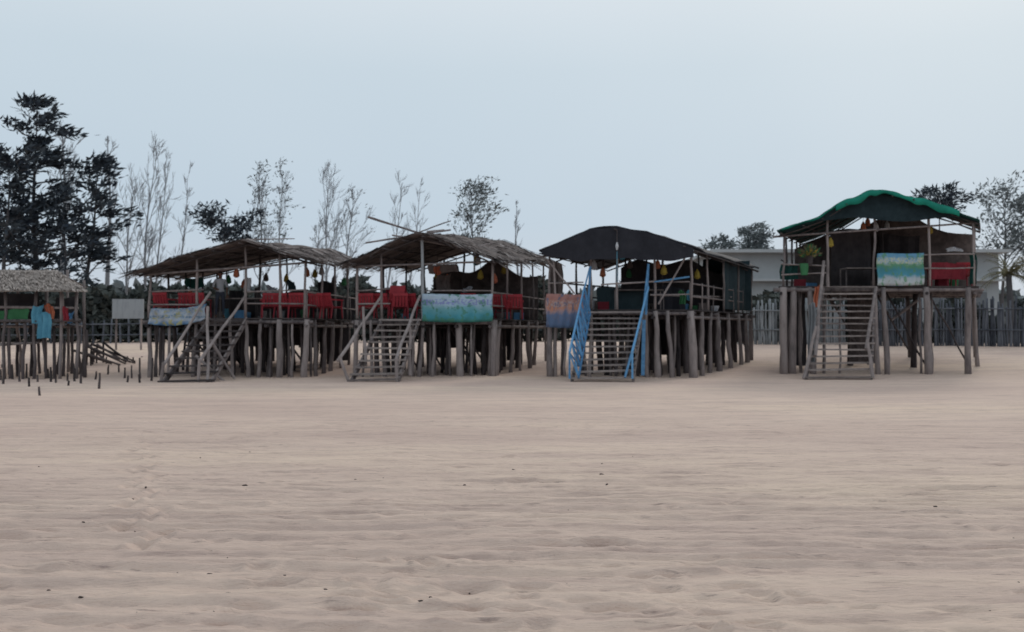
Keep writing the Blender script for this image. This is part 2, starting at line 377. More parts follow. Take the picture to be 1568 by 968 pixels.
def clutter(S,E,n,u0,u1,v0,v1,seed):
    # baskets, crates, bottles and hanging bags kept on the decks
    random.seed(seed); B=MB()
    for i in range(n):
        p=S.P(U(u0,u1),U(v0,v1)); t=R()
        if t<.35: h=U(.2,.45); B.tube([p,p+Vector((0,0,h*.5)),p+Vector((0,0,h))],[.13,.17,.19],random.choice(['brownmat','lblue','greencl','white','thatch']),9)
        elif t<.6: B.beam(p+Vector((-.2,0,.16)),p+Vector((.2,U(-.1,.1),.16)),.3,.3,random.choice(['plank','brownmat','blue','dred']))
        else:
            z=S.roofz(p.x,p.y)-S.dz-.15; l=U(.3,.8); q=p+Vector((0,0,z)); B.tube([q,q-Vector((0,0,l))],.008,'dark',4)
            B.tube([q-Vector((0,0,l)),q-Vector((0,0,l+.12)),q-Vector((0,0,l+.3)),q-Vector((0,0,l+.36))],[.02,.09,.12,.05],random.choice(['white','yellow','greencl','orange','brownmat','lblue']),8)
    # long plank table with a cloth
    a=S.P(lerp(u0,u1,.3),v0+.1,.72); c=S.P(lerp(u0,u1,.7),v0+.1,.72); B.beam(a,c,.7,.04,'plank')
    for q in(a,c):
        for dy in(-.3,.3): B.pole((q.x,q.y+dy,S.dz),(q.x,q.y+dy,S.dz+.7),.025,.025,'post',.01)
    B.obj('deck_goods',E,E.location)
Df,Db=30.5,37.5
# --- first shack
S_front=[228,300,376,430,466]
s1=shack([(208,416),(290,393),(372,370),(472,399)],[(300,425),(400,402),(505,382),(562,408)],(228,470),(330,548),487,Df,Db,
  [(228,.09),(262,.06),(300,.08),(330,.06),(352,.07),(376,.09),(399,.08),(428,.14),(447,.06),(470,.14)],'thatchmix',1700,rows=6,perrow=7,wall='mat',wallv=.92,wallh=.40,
  rail=[(0,.35,.9),(.6,1,.9),(.6,1,.5),(0,.35,.45)],seed=11)
E=s1.E;o=E.location
B=MB()
stairs(B,W(247,586,27.2),W(322,584,27.2),W(322,488,30.3),W(378,488,30.3),9,'dark')
for a,c in(((250,560,27.2),(322,448,30.3)),((306,553,27.2),(374,455,30.3)),((318,585,27.2),(318,470,28.6)),((247,586,27.2),(250,555,27.2)),((304,586,27.2),(306,550,27.2)),((300,545,28.2),(345,585,28.2)),((322,520,28),(360,580,28.3))):
    B.pole(W(*a),W(*c),.05,.045,'post',.02,r=U(.5,1))
B.obj('staircase',E,o)
B=MB()
cloth(B,'white',374,384,425,446,31.5)
cloth(B,'mat',350,372,445,487,33.5); cloth(B,'mat',488,514,487,432,36.5)
cloth(B,'white',408,422,446,438,32.5,.1); cloth(B,'net',440,452,446,430,33)
cloth(B,'dgreen',282,312,426,440,33,.9); cloth(B,'dark',390,398,440,486,32)
B.obj('hanging_cloths',E,o,smooth=True)
clutter(s1,E,22,.05,.95,.15,.9,51)
banner('patterned_cloth','bn4',226,314,496,472,30.25,.14,lean=.15,skew=.16,wr=.10)
# --- second shack
S_front=[547,585,648,752]
s2=shack([(535,403),(590,377),(640,356),(700,375),(755,398)],[(640,412),(700,392),(770,370),(805,384),(846,402)],(547,753),(680,834),488,Df,Db,
  [(547,.10),(568,.07),(585,.09),(613,.06),(632,.06),(648,.08),(665,.07),(702,.15),(722,.05),(757,.14)],'thatchmix',1900,rows=6,perrow=7,wall='brownmat',wallv=.85,wallh=.72,
  rail=[(0,.25,.95),(0,.25,.5),(.5,1,.95)],seed=12)
E=s2.E;o=E.location
B=MB()
stairs(B,W(535,586,27.1),W(608,584,27.1),W(586,489,30.3),W(642,489,30.3),10,'plank')
for a,c in(((517,553,27.1),(583,455,30.3)),((606,553,27.1),(643,453,30.3)),((535,586,27.1),(520,545,27.1)),((608,584,27.1),(606,548,27.1)),((560,560,28.2),(556,470,28.8)),((628,575,28.6),(628,500,28.9))):
    B.pole(W(*a),W(*c),.05,.045,'post',.02,r=U(.7,1))
B.pole(W(648,492,30.3),W(646,368,30.3),.06,.055,'fencep',.01,r=1)
B.obj('staircase',E,o)
B=MB()
B.pole(W(563,332,29.8),W(645,358,30.4),.04,.035,'post',.02,r=.3); B.pole(W(640,356,30.6),W(690,338,31.5),.025,.02,'post',.02,r=.3)
B.pole(W(560,372,29.8),W(690,352,31),.03,.03,'post',.02); B.pole(W(600,360,31),W(720,382,31),.03,.03,'post',.02)
cloth(B,'brownmat',655,700,405,418,32,.9); cloth(B,'orange',664,674,408,420,31.5,.0)
cloth(B,'dred',590,622,440,450,33,.4); cloth(B,'mat',776,800,488,425,36.6,.6); cloth(B,'brownmat',668,690,446,420,33,1); cloth(B,'white',708,722,447,440,32,.0)
B.obj('roof_poles_and_cloths',E,o)
clutter(s2,E,22,.05,.95,.15,.8,52)
banner('sea_banner','bn1',646,754,492,450,30.2,.04)
# --- third shack
S_front=[842,905,945,1003,1058]
s3=shack([(826,387),(866,370),(905,353),(945,349),(990,357),(1030,370),(1064,382)],[(930,412),(960,400),(1000,385),(1040,377),(1075,383),(1115,395),(1162,412)],(840,1057),(990,1150),474,Df,Db,
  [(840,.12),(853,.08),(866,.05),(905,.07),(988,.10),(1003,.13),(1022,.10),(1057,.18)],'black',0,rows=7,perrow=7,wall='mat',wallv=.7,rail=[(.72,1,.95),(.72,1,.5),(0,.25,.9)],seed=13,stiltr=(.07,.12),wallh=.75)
E=s3.E;o=E.location
B=MB()
stairs(B,W(875,582,27.6),W(969,580,27.6),W(897,478,30.2),W(984,478,30.2),11,'plank',.2,.04)
B.obj('staircase',E,o)
B=MB()
def lattice(lo0,lo1,up0,up1,n):
    lo0,lo1,up0,up1=[W(*q) for q in(lo0,lo1,up0,up1)]
    B.beam(lo0,lo1,.05,.09,'blue'); B.beam(up0,up1,.05,.09,'blue')
    for i in range(n+1):
        t=i/n; B.beam(lo0.lerp(lo1,t),up0.lerp(up1,t),.05,.05,'blue',up=(0,1,0))
        if i<n:
            t2=(i+1)/n
            B.beam(lo0.lerp(lo1,t),up0.lerp(up1,t2),.04,.05,'blue',up=(0,1,0)); B.beam(up0.lerp(up1,t),lo0.lerp(lo1,t2),.04,.05,'blue',up=(0,1,0))
lattice((886,578,27.5),(904,480,30.1),(872,540,27.5),(895,440,30.1),7)
lattice((957,577,27.5),(984,480,30.1),(968,540,27.5),(993,440,30.1),7)
B.beam(W(900,482,30.1),W(904,408,30.1),.07,.07,'blue'); B.beam(W(989,482,30.1),W(993,404,30.1),.07,.07,'blue')
B.beam(W(895,442,30.1),W(903,410,30.1),.05,.05,'blue');B.beam(W(984,480,30.0),W(992,412,30.0),.05,.05,'blue')
B.beam(W(872,580,27.5),W(872,538,27.5),.06,.06,'blue'); B.beam(W(968,580,27.5),W(968,538,27.5),.06,.06,'blue'); B.beam(W(984,575,29.6),W(986,490,29.8),.12,.05,'blue')
B.obj('blue_balustrade',E,o)
B=MB()
B.pole(W(1056,382,30.3),W(1008,466,30.3),.035,.03,'post',.01,r=.8); B.pole(W(920,436,30.2),W(1002,431,30.2),.03,.028,'post',.02,r=1)
B.pole(W(1000,432,30.3),W(1056,424,30.3),.03,.03,'blue',.01); B.pole(W(1000,452,30.3),W(1120,455,35),.03,.03,'post',.01)
B.tube([W(945,352,29.7),W(945,373,29.7)],.012,'dark'); B.tube([W(945,371,29.7),W(945,377,29.7),W(945,383,29.7)],[.02,.055,.02],'white',8,r=1)
B.tube([W(945,385,29.7),W(945,432,29.7)],.010,'lblue')
cloth(B,'net',915,990,474,442,32,.9); cloth(B,'net',1078,1150,475,398,36.6,.4)
cloth(B,'black',1000,1050,474,440,33,.9); cloth(B,'brownmat',842,862,450,402,32); cloth(B,'lblue',1052,1060,460,445,31); cloth(B,'greencl',1040,1050,466,446,31)
B.pole(W(838,398,30.2),W(880,450,30.2),.03,.03,'post',.02,r=.9); B.pole(W(848,402,30.2),W(852,490,30.2),.03,.03,'post',.02,r=.9)
def sk(u,v):
    x=lerp(W(829,0,29.8).x,W(1062,0,29.8).x,u); zt=s3.roofz(x,29.85)+.02; zb=W(0,389+9*min(1,u*4)*(1-.5*max(0,u-.8)*5)+2*math.sin(u*9)+1.0*math.sin(u*31),29.8).z
    return Vector((x,29.8+.03*math.sin(u*30),lerp(zt,min(zb,zt-.06),v)))
B.sheet(sk,60,3,'black',r=.5)  # black gable cloth, also standing in for the dark interior behind it
B.obj('screens_poles_and_shade',E,o)
clutter(s3,E,22,.05,.95,.1,.65,53)
B=MB()
B.sheet(lambda u,v:(lambda p: Vector((p.x+.04*math.sin(u*20),p.y,lerp(s3.dz+.1,s3.roofz(p.x,p.y)-.1,v))))(s3.P(1.0,.5+.5*u)),14,3,'net'); B.obj('side_screen',E,o,solid=.02)
banner('sunset_banner','bn2',836,897,501,450,30.15,.03)
# --- fourth shack (green vaulted tarpaulin)
D4,D4b=32.3,38.8
S_front=[1200,1268,1338,1424,1492]
s4=shack([(1191,357),(1222,345),(1256,332),(1290,312),(1322,299),(1345,295),(1375,299),(1410,308),(1450,320),(1500,338)],
 [(1230,372),(1260,362),(1290,348),(1320,330),(1350,318),(1375,315),(1400,318),(1435,328),(1465,338),(1502,352)],(1197,1494),(1225,1490),438,D4,D4b,
  [(1199,.17),(1216,.18),(1240,.14),(1338,.11),(1352,.12),(1417,.16),(1482,.15)],'dgreen',0,rows=2,perrow=3,wall='brownmat',wallv=.7,rail=[(.5,1,1.12),(.5,1,.6),(0,.23,.8),(0,.23,.4)],seed=14,stiltr=(.09,.14),shade_sheets=False,wallh=.85)
E=s4.E;o=E.location
B=MB()
stairs(B,W(1233,580,29.2),W(1334,579,29.2),W(1262,440,32.1),W(1340,440,32.1),14,'plank',.2,.03)
for a,c in(((1248,545,29.6),(1262,400,31.8)),((1326,535,29.6),(1342,440,31.6)),((1230,580,29.2),(1250,500,29.6)),((1336,579,29.2),(1328,520,29.5)),((1268,440,31.8),(1268,398,31.9)),((1365,490,34),(1405,460,34))):
    B.pole(W(*a),W(*c),.06,.05,'post',.02,r=U(.5,1))
B.obj('staircase',E,o)
B=MB()
B.sheet(lambda u,v: s4.rs(lerp(.28,.93,u),lerp(-.0,.85,v))+Vector((0,-.06,.09+.03*math.sin(u*26)+.02*math.sin(v*17))),44,16,'green')
B.sheet(lambda u,v: s4.rs(lerp(.30,.93,u),0)+Vector((0,-.08,.09+.03*math.sin(u*26)-v*(.20+.07*math.sin(u*9)+.03*math.sin(u*37)))),44,2,'green',r=.5)
B.sheet(lambda u,v: s4.rs(lerp(.02,.30,u),0)+Vector((0,-.07,.07-v*(.07+.02*math.sin(u*12)))),16,1,'green',r=.1)
B.obj('green_tarpaulin',E,o,smooth=True,solid=.012)
B=MB()
def sk4(u,v):
    x=lerp(W(1200,0,D4).x,W(1490,0,D4).x,u); zt=s4.roofz(x,D4-.4)-.02; zb=W(0,338+3*math.sin(u*13),D4).z
    return Vector((x,D4-.35+.03*math.sin(u*30),lerp(zt,min(zb,zt-.05),v)))
B.sheet(sk4,40,3,'net',r=.1)  # dark strip standing in for the shade under the vault
cloth(B,'mat',1272,1334,438,352,34.5,.8); cloth(B,'mat',1350,1410,436,360,36,.3); cloth(B,'dgreen',1484,1496,435,388,D4,.6); cloth(B,'dred',1424,1480,428,404,D4+.4,.3)  # first mat sheet stands in for the dark interior
cloth(B,'white',1450,1476,385,380,D4+.5); cloth(B,'dgreen',1195,1222,428,405,D4+.1,.5)
cloth(B,'orange',1246,1256,470,438,31.4,.4); cloth(B,'fencep',1236,1247,555,465,30.2,.3)
cloth(B,'mat',1205,1235,560,448,34,.3)  # dark sheet in place of the shade beneath the stairs
cloth(B,'brownmat',1300,1345,556,450,35,.0)
B.obj('screens_cloths_and_shade',E,o)
clutter(s4,E,16,.05,.9,.1,.6,54)
banner('island_banner','bn3',1344,1415,437,388,D4-.2,.02,skew=.02)
B=MB(); c=W(1232,412,D4-.1)
B.tube([c+Vector((0,0,-.22)),c+Vector((0,0,.2))],[.12,.17],'greencl',10,r=1); B.obj('green_bucket',loc=c+Vector((0,0,-.22)))
B=MB(); c=W(1240,387,D4-.15); B.tube([c+Vector((0,0,-.45)),c+Vector((0,0,-.12))],[.10,.14],'dark',9)
for i in range(220):
    d=Vector((random.gauss(0,1),random.gauss(0,1),abs(random.gauss(0,1.3)))).normalized(); p=c+Vector((0,0,-.15))+d*U(.05,.40); e=d.cross(Vector((R(),R(),R()))).normalized()*.035
    B.add([p-e,p+e,p+d*.14],[(0,1,2)],random.choice(['palm','palm','greencl','yellow']))
B.obj('potted_plant',loc=c+Vector((0,0,-.45)))
# --- chairs
def chairs(S,pxs,z,D):
    for px,rot in pxs: put_chair(W(px,0,D+U(-.1,.3)).x,D+U(-.1,.3),z,rot+U(-.3,.3))
chairs(s1,[(258,3.0),(284,3.5),(308,2.8)],s1.dz,31.3); chairs(s1,[(412,3.3),(437,2.7),(457,3.4),(487,3.0),(508,2.6)],s1.dz,31.6)
chairs(s2,[(564,3.1),(590,2.7),(612,3.3),(634,2.9),(716,3.1)],s2.dz,31.3); chairs(s2,[(768,2.7),(788,3.1)],s2.dz,32.2)
for k in range(1,4): put_chair(W(608,0,31.4).x+.01*k,31.5,s2.dz+.09*k,3.2)
chairs(s4,[(1436,3.0),(1466,2.8)],s4.dz,D4+.9)
# --- a person standing at the head of the first stair
def person(loc,rot):
    J={'pel':(0,0,.93,.125),'wst':(0,0,1.08,.115),'chs':(0,.01,1.27,.135),'nk':(0,0,1.42,.055),'hd':(0,-.01,1.52,.075),'hd2':(0,-.015,1.60,.088),'top':(0,0,1.67,.06),
       'sl':(.17,0,1.36,.06),'el':(.23,.03,1.10,.042),'wl':(.22,-.08,.88,.03),'hl':(.22,-.11,.80,.034),
       'sr':(-.17,0,1.36,.06),'er':(-.24,.02,1.11,.042),'wr':(-.16,-.18,1.02,.03),'hr':(-.11,-.24,1.03,.034),
       'hpl':(.10,0,.86,.09),'knl':(.11,-.03,.48,.06),'anl':(.12,.02,.08,.042),'tol':(.13,-.14,.03,.035),
       'hpr':(-.10,0,.86,.09),'knr':(-.12,-.01,.48,.06),'anr':(-.14,.03,.08,.042),'tor':(-.16,-.12,.03,.035)}
    E_=['pel-wst','wst-chs','chs-nk','nk-hd','hd-hd2','hd2-top','chs-sl','sl-el','el-wl','wl-hl','chs-sr','sr-er','er-wr','wr-hr','pel-hpl','hpl-knl','knl-anl','anl-tol','pel-hpr','hpr-knr','knr-anr','anr-tor']
    ks=list(J); me=bpy.data.meshes.new('person'); me.from_pydata([J[k][:3] for k in ks],[tuple(ks.index(x) for x in e.split('-')) for e in E_],[])
    o=bpy.data.objects.new('person',me); sc.collection.objects.link(o)
    md=o.modifiers.new('skin','SKIN'); md.use_smooth_shade=True
    for i,k in enumerate(ks): me.skin_vertices[0].data[i].radius=(J[k][3],J[k][3]*.85); me.skin_vertices[0].data[i].use_root=(k=='pel')
    sb=o.modifiers.new('sub','SUBSURF'); sb.levels=2; sb.render_levels=2
    dg=bpy.context.evaluated_depsgraph_get(); m2=bpy.data.meshes.new_from_object(o.evaluated_get(dg)); o.modifiers.clear(); o.data=m2
    m2.materials.clear()
    for k in('white','trouser','skin','hair'): m2.materials.append(M[k])
    for p in m2.polygons:
        x,y,z=p.center; p.use_smooth=True
        if z>1.60 or (z>1.50 and y>.02): p.material_index=3
        elif z>1.41: p.material_index=2
        elif z<.12: p.material_index=2
        elif z<.95 and abs(x)<.19 and y>-.09: p.material_index=1
        elif (z<1.10 and (abs(x)>.185 or y<-.13)): p.material_index=2
        else: p.material_index=0
    o.location=loc; o.rotation_euler=(0,0,rot)
    B=MB()   # fingers, nose, ears as children
    for hx,hy,hz in((.22,-.11,.79),(-.11,-.24,1.03)):
        for f in range(4): B.tube([(hx-.03+f*.02,hy-.01,hz),(hx-.03+f*.02,hy-.05,hz-.03-.008*(f in(1,2))),(hx-.03+f*.02,hy-.06,hz-.07)],[.009,.008,.006],'skin',6)
        B.tube([(hx+.03,hy,hz+.01),(hx+.05,hy-.03,hz-.01),(hx+.05,hy-.05,hz-.03)],[.011,.009,.007],'skin',6)
    B.tube([(0,-.075,1.585),(0,-.105,1.55)],[.010,.016],'skin',6); B.tube([(-.025,-.088,1.525),(.025,-.088,1.525)],.007,'dred',5)
    for s in(-1,1): B.tube([(s*.075,0,1.58),(s*.083,.01,1.54)],[.018,.012],'skin',6); B.tube([(s*.03-.008,-.09,1.58),(s*.03+.008,-.09,1.58)],.007,'hair',5)
    B.obj('face_and_fingers',o)
px_=W(337,0,31.4); person((px_.x,31.4,s1.dz),.4)
# --- far-left thatched stall
E=empty('thatched_stall',(W(60,0,30).x,30,0)); o=E.location
B=MB(); a0,a1=W(-90,446,29.5),W(134,446,29.5); b0,b1=W(-90,412,33),W(84,414,33)
def rf(u,v):
    p=a0.lerp(a1,u).lerp(b0.lerp(b1,u),v); n_=float(vnoise(p.x*2,p.y*3)); return p+Vector((0,0,n_*.05))
B.sheet(rf,20,8,'thatchpale',r=.4)
c0,c1=W(-90,446,36.5),W(134,440,36.5)
B.sheet(lambda u,v: b0.lerp(b1,u).lerp(c0.lerp(c1,u),v),10,4,'thatch')
for i in range(1100):
    p=rf(R(),R()**1.1*.95)+Vector((0,0,U(.03,.06))); d=(a0-b0).normalized()+Vector((U(-.12,.12),0,U(-.02,.03))); e=Vector((U(.01,.03),0,0)); q=p+d*U(.2,.5)
    B.add([p-e,p+e,q+e*.5,q-e*.5],[(0,1,2,3)],'thatchpale',R())
B.obj('roof',E,o,solid=.02)
B=MB()
for px,D in((-60,30),(8,30),(52,30),(92,30),(118,30),(-20,33),(30,33),(70,33.2),(105,33.2),(128,31.5)):
    x=W(px,0,D).x; B.pole((x,D,G(x,D)-.3),(x+U(-.1,.1),D,rf(.5,(D-29.5)/3.5).z-.05),.06,.05,'post',.03)
for px in range(-20,136,11):
    D=U(29.6,32.5); x=W(px+U(-4,4),0,D).x; B.pole((x+U(-.1,.1),D,G(x,D)-.3),(x,D,W(0,U(490,520),D).z),.06,.05,'dpost',.03)
for a,c in(((-60,492,30),(124,490,30)),((-60,470,30),(120,472,30)),((-60,500,32.5),(126,500,32.5)),((95,450,30),(98,500,30)),((-40,530,30.2),(60,525,30.2))): B.pole(W(*a),W(*c),.05,.045,'post',.02)
B.obj('posts_and_rails',E,o,smooth=True)
B=MB()
for v in range(12): a=W(-60,492,30+v*.3); c=W(122,492,30+v*.3); a.z=c.z=W(0,492,30).z; B.beam(a,c,.28,.04,'dark')
B.obj('deck',E,o)
B=MB()
cloth(B,'greencl',-10,44,490,474,30,.1); cloth(B,'lblue',48,66,495,468,29.85,.4); cloth(B,'lblue',58,78,518,480,29.8,.3); cloth(B,'orange',70,82,488,467,29.9,.2)
cloth(B,'dred',96,105,492,470,29.9,.9); cloth(B,'mat',-50,60,490,448,32.8,.4); cloth(B,'blue',104,112,495,478,30); cloth(B,'mat',84,118,492,455,33)
B.obj('hanging_cloths',E,o,smooth=True)
# a few leaning planks, stakes
B=MB()
for i in range(9):
    x,y=W(U(112,150),0,36).x,U(35.5,37); z=G(x,y); a=Vector((x,y,z+U(.5,.9))); c=a+Vector((U(1.0,1.8),U(-.5,.5),0)); c.z=G(c.x,c.y)+.03; B.pole(a,c,.05,.035,'dpost',.03)
    B.pole(Vector((a.x,a.y,z-.2)),a,.04,.035,'dpost',.02)
B.obj('driftwood_rack',loc=(W(150,0,34).x,34,0),smooth=True)
B=MB()
st=[(5,588,22),(20,578,20),(31,583,26),(46,592,14),(63,606,14),(79,584,22),(92,574,22),(87,587,8),(115,583,26),(127,575,26),(152,597,26),(165,573,14),(183,571,12),(215,578,30),(232,582,34),(172,560,12),(140,566,12),(205,563,16),(195,585,10),(104,592,9),(54,577,14)]
for i in range(22): st.append((U(0,225),U(558,588),U(6,20)))
for px,pb,h in st:
    D=CAMZ*F/(pb-505); a=W(px,pb,D); B.pole(a+Vector((0,0,-.2)),a+Vector((U(-.05,.05),0,h/F*D)),.04,.026,'dark',.02)
B.obj('wooden_stakes',loc=(-12,27,0))
B=MB(); a=W(172,488,42); c=W(220,458,42)
B.beam(Vector((a.x,42,(a.z+c.z)/2)),Vector((c.x,42,(a.z+c.z)/2)),.05,c.z-a.z,'fencep',r=.9)
for x in(a.x+.15,c.x-.15): B.beam((x,42.08,G(x,42)-.3),(x,42.08,c.z),.07,.07,'post',up=(0,1,0))
B.obj('signboard',loc=((a.x+c.x)/2,42,G(a.x,42)))
# ---------------------------------------------------------------- fences
def fence(name,p0,p1,h,k,n,lean=.06):
    B=MB()
    for i in range(n):
        t=(i+U(-.3,.3))/n; x=lerp(p0[0],p1[0],t); y=lerp(p0[1],p1[1],t); g=G(x,y); hh=h*U(.82,1.1)
        B.pole((x,y,g-.3),(x+U(-lean,lean)*1.6,y+U(-.05,.05),g+hh),.065,.045,k,.02,6)
    for z in(.35,.8):
        for i in range(12):
            a=[lerp(p0[j],p1[j],i/12) for j in(0,1)]; c=[lerp(p0[j],p1[j],(i+1.05)/12) for j in(0,1)]
            B.pole((a[0],a[1]-.1,G(*a)+h*z),(c[0],c[1]-.1,G(*c)+h*z),.035,.03,k,.01)
    return B.obj(name,loc=(p0[0],p0[1],G(*p0)),smooth=True)
fence('pole_fence',(W(1335,0,45).x,45),(W(1640,0,44).x,44),2.35,'fence',85)
fence('pole_fence',(W(1130,0,46).x,46),(W(1345,0,46).x,46),2.2,'fencep',60)
fence('pole_fence',(-34,50),(-12,47),1.3,'fence',40)
# ---------------------------------------------------------------- building
bx0,bx1=W(1096,0,56).x,W(1530,0,56).x; by=56; top=W(0,388,56).z
E=empty('white_building',(bx0,by,0)); o=E.location
B=MB()
g=G(bx0,by)-.3
B.beam(((bx0+bx1)/2,by+4,g),((bx0+bx1)/2,by+4,top),bx1-bx0,8,'wall',up=(0,1,0),r=.5); B.obj('walls',E,o)
B=MB(); B.beam((bx0-.4,by+3.8,top+.1),(bx1+.4,by+3.8,top+.1),9.2,.2,'wall',r=.9); B.beam((bx0-.2,by-.3,top-1.7),(bx1+.2,by-.3,top-1.7),.55,.15,'wall',r=.9); B.obj('roof_slab',E,o)
B=MB()
n=7
for i in range(n):
    x=lerp(bx0,bx1,(i+.5)/n)
    B.beam((x-.5,by-.02,top-3),(x+.5,by-.02,top-3),.06,1.1,'glass')
B.obj('windows',E,o)
# ---------------------------------------------------------------- trees
def tree(name,px,D,toppy,width,c0=.3,nl=26,lf=30,up=.35,seed=1,bark='bark',leaf='leaf',lean=0,ls=.38,tr=None,wind=.35,prof=None,tw=5,clump=.55,droop=0,br=1,skip=.0):
    random.seed(seed); B=MB(); x=W(px,0,D).x; g=G(x,D); H=W(0,toppy,D).z-g; bx=x-lean
    tr=tr or H*.016
    prof=prof or (lambda t: (1-t)**.6*(.45+t*1.1))
    def tp(t): return Vector((bx+lean*t**1.3+.12*math.sin(t*7+seed),D+.1*math.sin(t*5+seed*2),g-.2+(H+.2)*t))
    B.tube([tp(i/9) for i in range(10)],[max(.02,tr*(1-i/9.6)) for i in range(10)],bark,7)
    def leafs(p,d,n):
        for _ in range(n):
            q=p+Vector((random.gauss(0,1)*1.25,random.gauss(0,1),random.gauss(0,.45)))*clump*.5
            v=(d*.6+Vector((U(-1,1)+wind,U(-1,1),U(-.6,.8)-droop))).normalized(); l=ls*U(.5,1.3); e=v.cross(Vector((U(-1,1),U(-1,1),U(-1,1)))).normalized()*l*U(.08,.2)
            B.add([q-e*.4,q+v*l*.45+e,q+v*l,q+v*l*.45-e],[(0,1,2,3)],leaf,R())
    for i in range(nl):
        t=c0+(1-c0)*((i+R())/nl); az=i*2.4+U(-.4,.4); ln=width/2*min(1,prof(t))*U(.45,1.25)*(1+.12*up)+.2
        d=Vector((math.cos(az),math.sin(az),up*U(.6,1.4))).normalized()
        p=tp(t); pts=[p]
        for k in range(1,5):
            d2=(d+Vector((wind*.1*k,0,.07*k*up))+Vector((U(-.18,.18),U(-.18,.18),U(-.15,.15)))).normalized(); pts.append(pts[-1]+d2*ln/4)
        r0=tr*.38*(1-t*.5)*br
        B.tube(pts,[r0,r0*.8,r0*.6,r0*.4,r0*.25],bark,5)
        for k in range(tw):
            s=U(.3,1)*4; a=pts[int(min(3,s))].lerp(pts[int(min(3,s))+1],s-int(min(3,s)))
            d3=(d+Vector((U(-.9,.9)+wind*.4,U(-.9,.9),U(-.3,.9)*(1+up)))).normalized(); tl=ln*U(.2,.45)+.15; e=a+d3*tl
            B.tube([a,a.lerp(e,.5)+Vector((U(-.05,.05),0,U(-.03,.08))),e],[r0*.4,r0*.3,r0*.18],bark,4)
            if lf<8:
                for _ in range(4):
                    m_=a.lerp(e,U(.2,1)); B.tube([m_,m_+(d3+Vector((U(-.6,.6)+wind*.5,U(-.6,.6),U(.2,1.1)))).normalized()*tl*U(.5,.9)],[max(.012,r0*.25),.008],bark,3)
            if lf and R()>skip: leafs(e,d3,lf if R()<.85 else lf*2); leafs(a.lerp(e,.4),d3,lf//3)
    return B.obj(name,loc=(bx,D,g))
P_=lambda t: min(1,(1-t)*1.7+.14)*(.65+.35*math.sin(t*23))
tree('casuarina_tree',50,56,155,7.4,.30,32,15,.35,1,prof=P_,lean=-.3,wind=.8,ls=.55,clump=.5,skip=.25,tw=6)
tree('casuarina_tree',8,54,236,6.6,.25,26,16,.3,2,prof=P_,wind=.5,ls=.5,clump=.5,skip=.2)
tree('casuarina_tree',150,57,247,4.8,.35,22,13,.7,3,prof=P_,lean=1.0,wind=.9,ls=.5,clump=.45,skip=.2)
tree('casuarina_tree',98,55,300,4.4,.3,20,11,.5,4,prof=P_,wind=.6,ls=.5,clump=.45,skip=.3)
tree('casuarina_tree',-50,57,260,6.5,.2,26,18,.4,5,prof=P_)
tree('casuarina_tree',28,60,335,5,.15,18,14,.5,41,prof=P_,ls=.5,skip=.3)
kw=dict(bark='barkpale',leaf='leafp',clump=.3,ls=.25,wind=.5)
BP=lambda t: .35+1.0*min(1,(1-t)*1.4)
tree('bare_tree',205,62,286,4.8,.2,16,0,1.6,6,tw=5,lean=.9,tr=.12,prof=BP,**kw)
tree('bare_tree',236,63,232,4.6,.2,18,0,2.6,7,tw=5,lean=.9,tr=.13,prof=BP,**kw)
tree('bare_tree',250,65,250,3.6,.2,14,0,2.8,71,tw=4,lean=.5,tr=.11,prof=BP,**kw)
tree('bare_tree',283,64,275,2.8,.2,14,0,2.8,8,tw=4,lean=.3,tr=.10,prof=BP,**kw)
tree('bare_tree',95,66,205,4.6,.5,18,0,2.2,9,tw=5,**kw)
tree('bare_tree',165,66,215,3.0,.5,16,0,2.4,91,tw=5,**kw)
tree('bare_tree',398,62,268,3.4,.3,20,5,2.2,10,tw=4,bark='barkpale',leaf='leafg',clump=.4,ls=.28,tr=.12,wind=.4,prof=BP)
tree('bare_tree',430,64,268,2.8,.3,16,4,2.4,101,tw=4,bark='barkpale',leaf='leafg',clump=.4,ls=.28,tr=.11,wind=.4,prof=BP)
tree('casuarina_tree',345,58,328,3.2,.74,15,18,.15,11,leaf='leaf',clump=.42,ls=.4,prof=lambda t:.8,wind=.2,skip=.15)
tree('bare_tree',505,62,266,4.0,.25,18,0,2.2,12,tw=5,tr=.12,lean=.5,prof=BP,**kw)
tree('bare_tree',540,63,300,3.8,.3,16,2,1.4,13,tw=5,tr=.11,lean=.6,prof=BP,**kw)
tree('bare_tree',485,66,340,2.4,.4,12,1,1.5,14,**kw)
tree('bare_tree',615,64,280,3.6,.25,13,0,2.2,15,tw=4,lean=1.2,tr=.11,prof=BP,**kw)
tree('bare_tree',645,64,290,3.0,.3,11,0,2.2,16,tw=4,lean=1.2,tr=.1,prof=BP,**kw)
tree('leafy_tree',724,60,298,3.8,.55,20,10,.9,17,bark='bark',leaf='leafg',tw=5,clump=.42,ls=.34,prof=lambda t:1.1-.4*t,skip=.1,tr=.12)
tree('bare_tree',792,66,315,1.4,.4,10,0,2.8,18,**kw)
tree('leafy_tree',1102,64,373,1.6,.6,16,12,.3,19,leaf='leafg',clump=.45,prof=lambda t:.8)
tree('leafy_tree',1152,64,357,1.5,.75,16,14,.4,20,leaf='leafg',clump=.42,prof=lambda t:.8)
tree('casuarina_tree',1438,58,296,2.2,.88,11,14,.1,21,clump=.35,prof=lambda t:.8,wind=.3)
tree('leafy_tree',1538,62,304,4.2,.45,26,11,.9,22,bark='bark',leaf='leafg',clump=.5,ls=.34,prof=lambda t:1.2-.5*t,skip=.1)
tree('leafy_tree',1590,60,330,4,.4,24,11,.7,23,leaf='leafg',prof=lambda t:1)
random.seed(5)
B=MB(); D=47; x=W(1545,0,D).x; g=G(x,D); zt=W(0,420,D).z
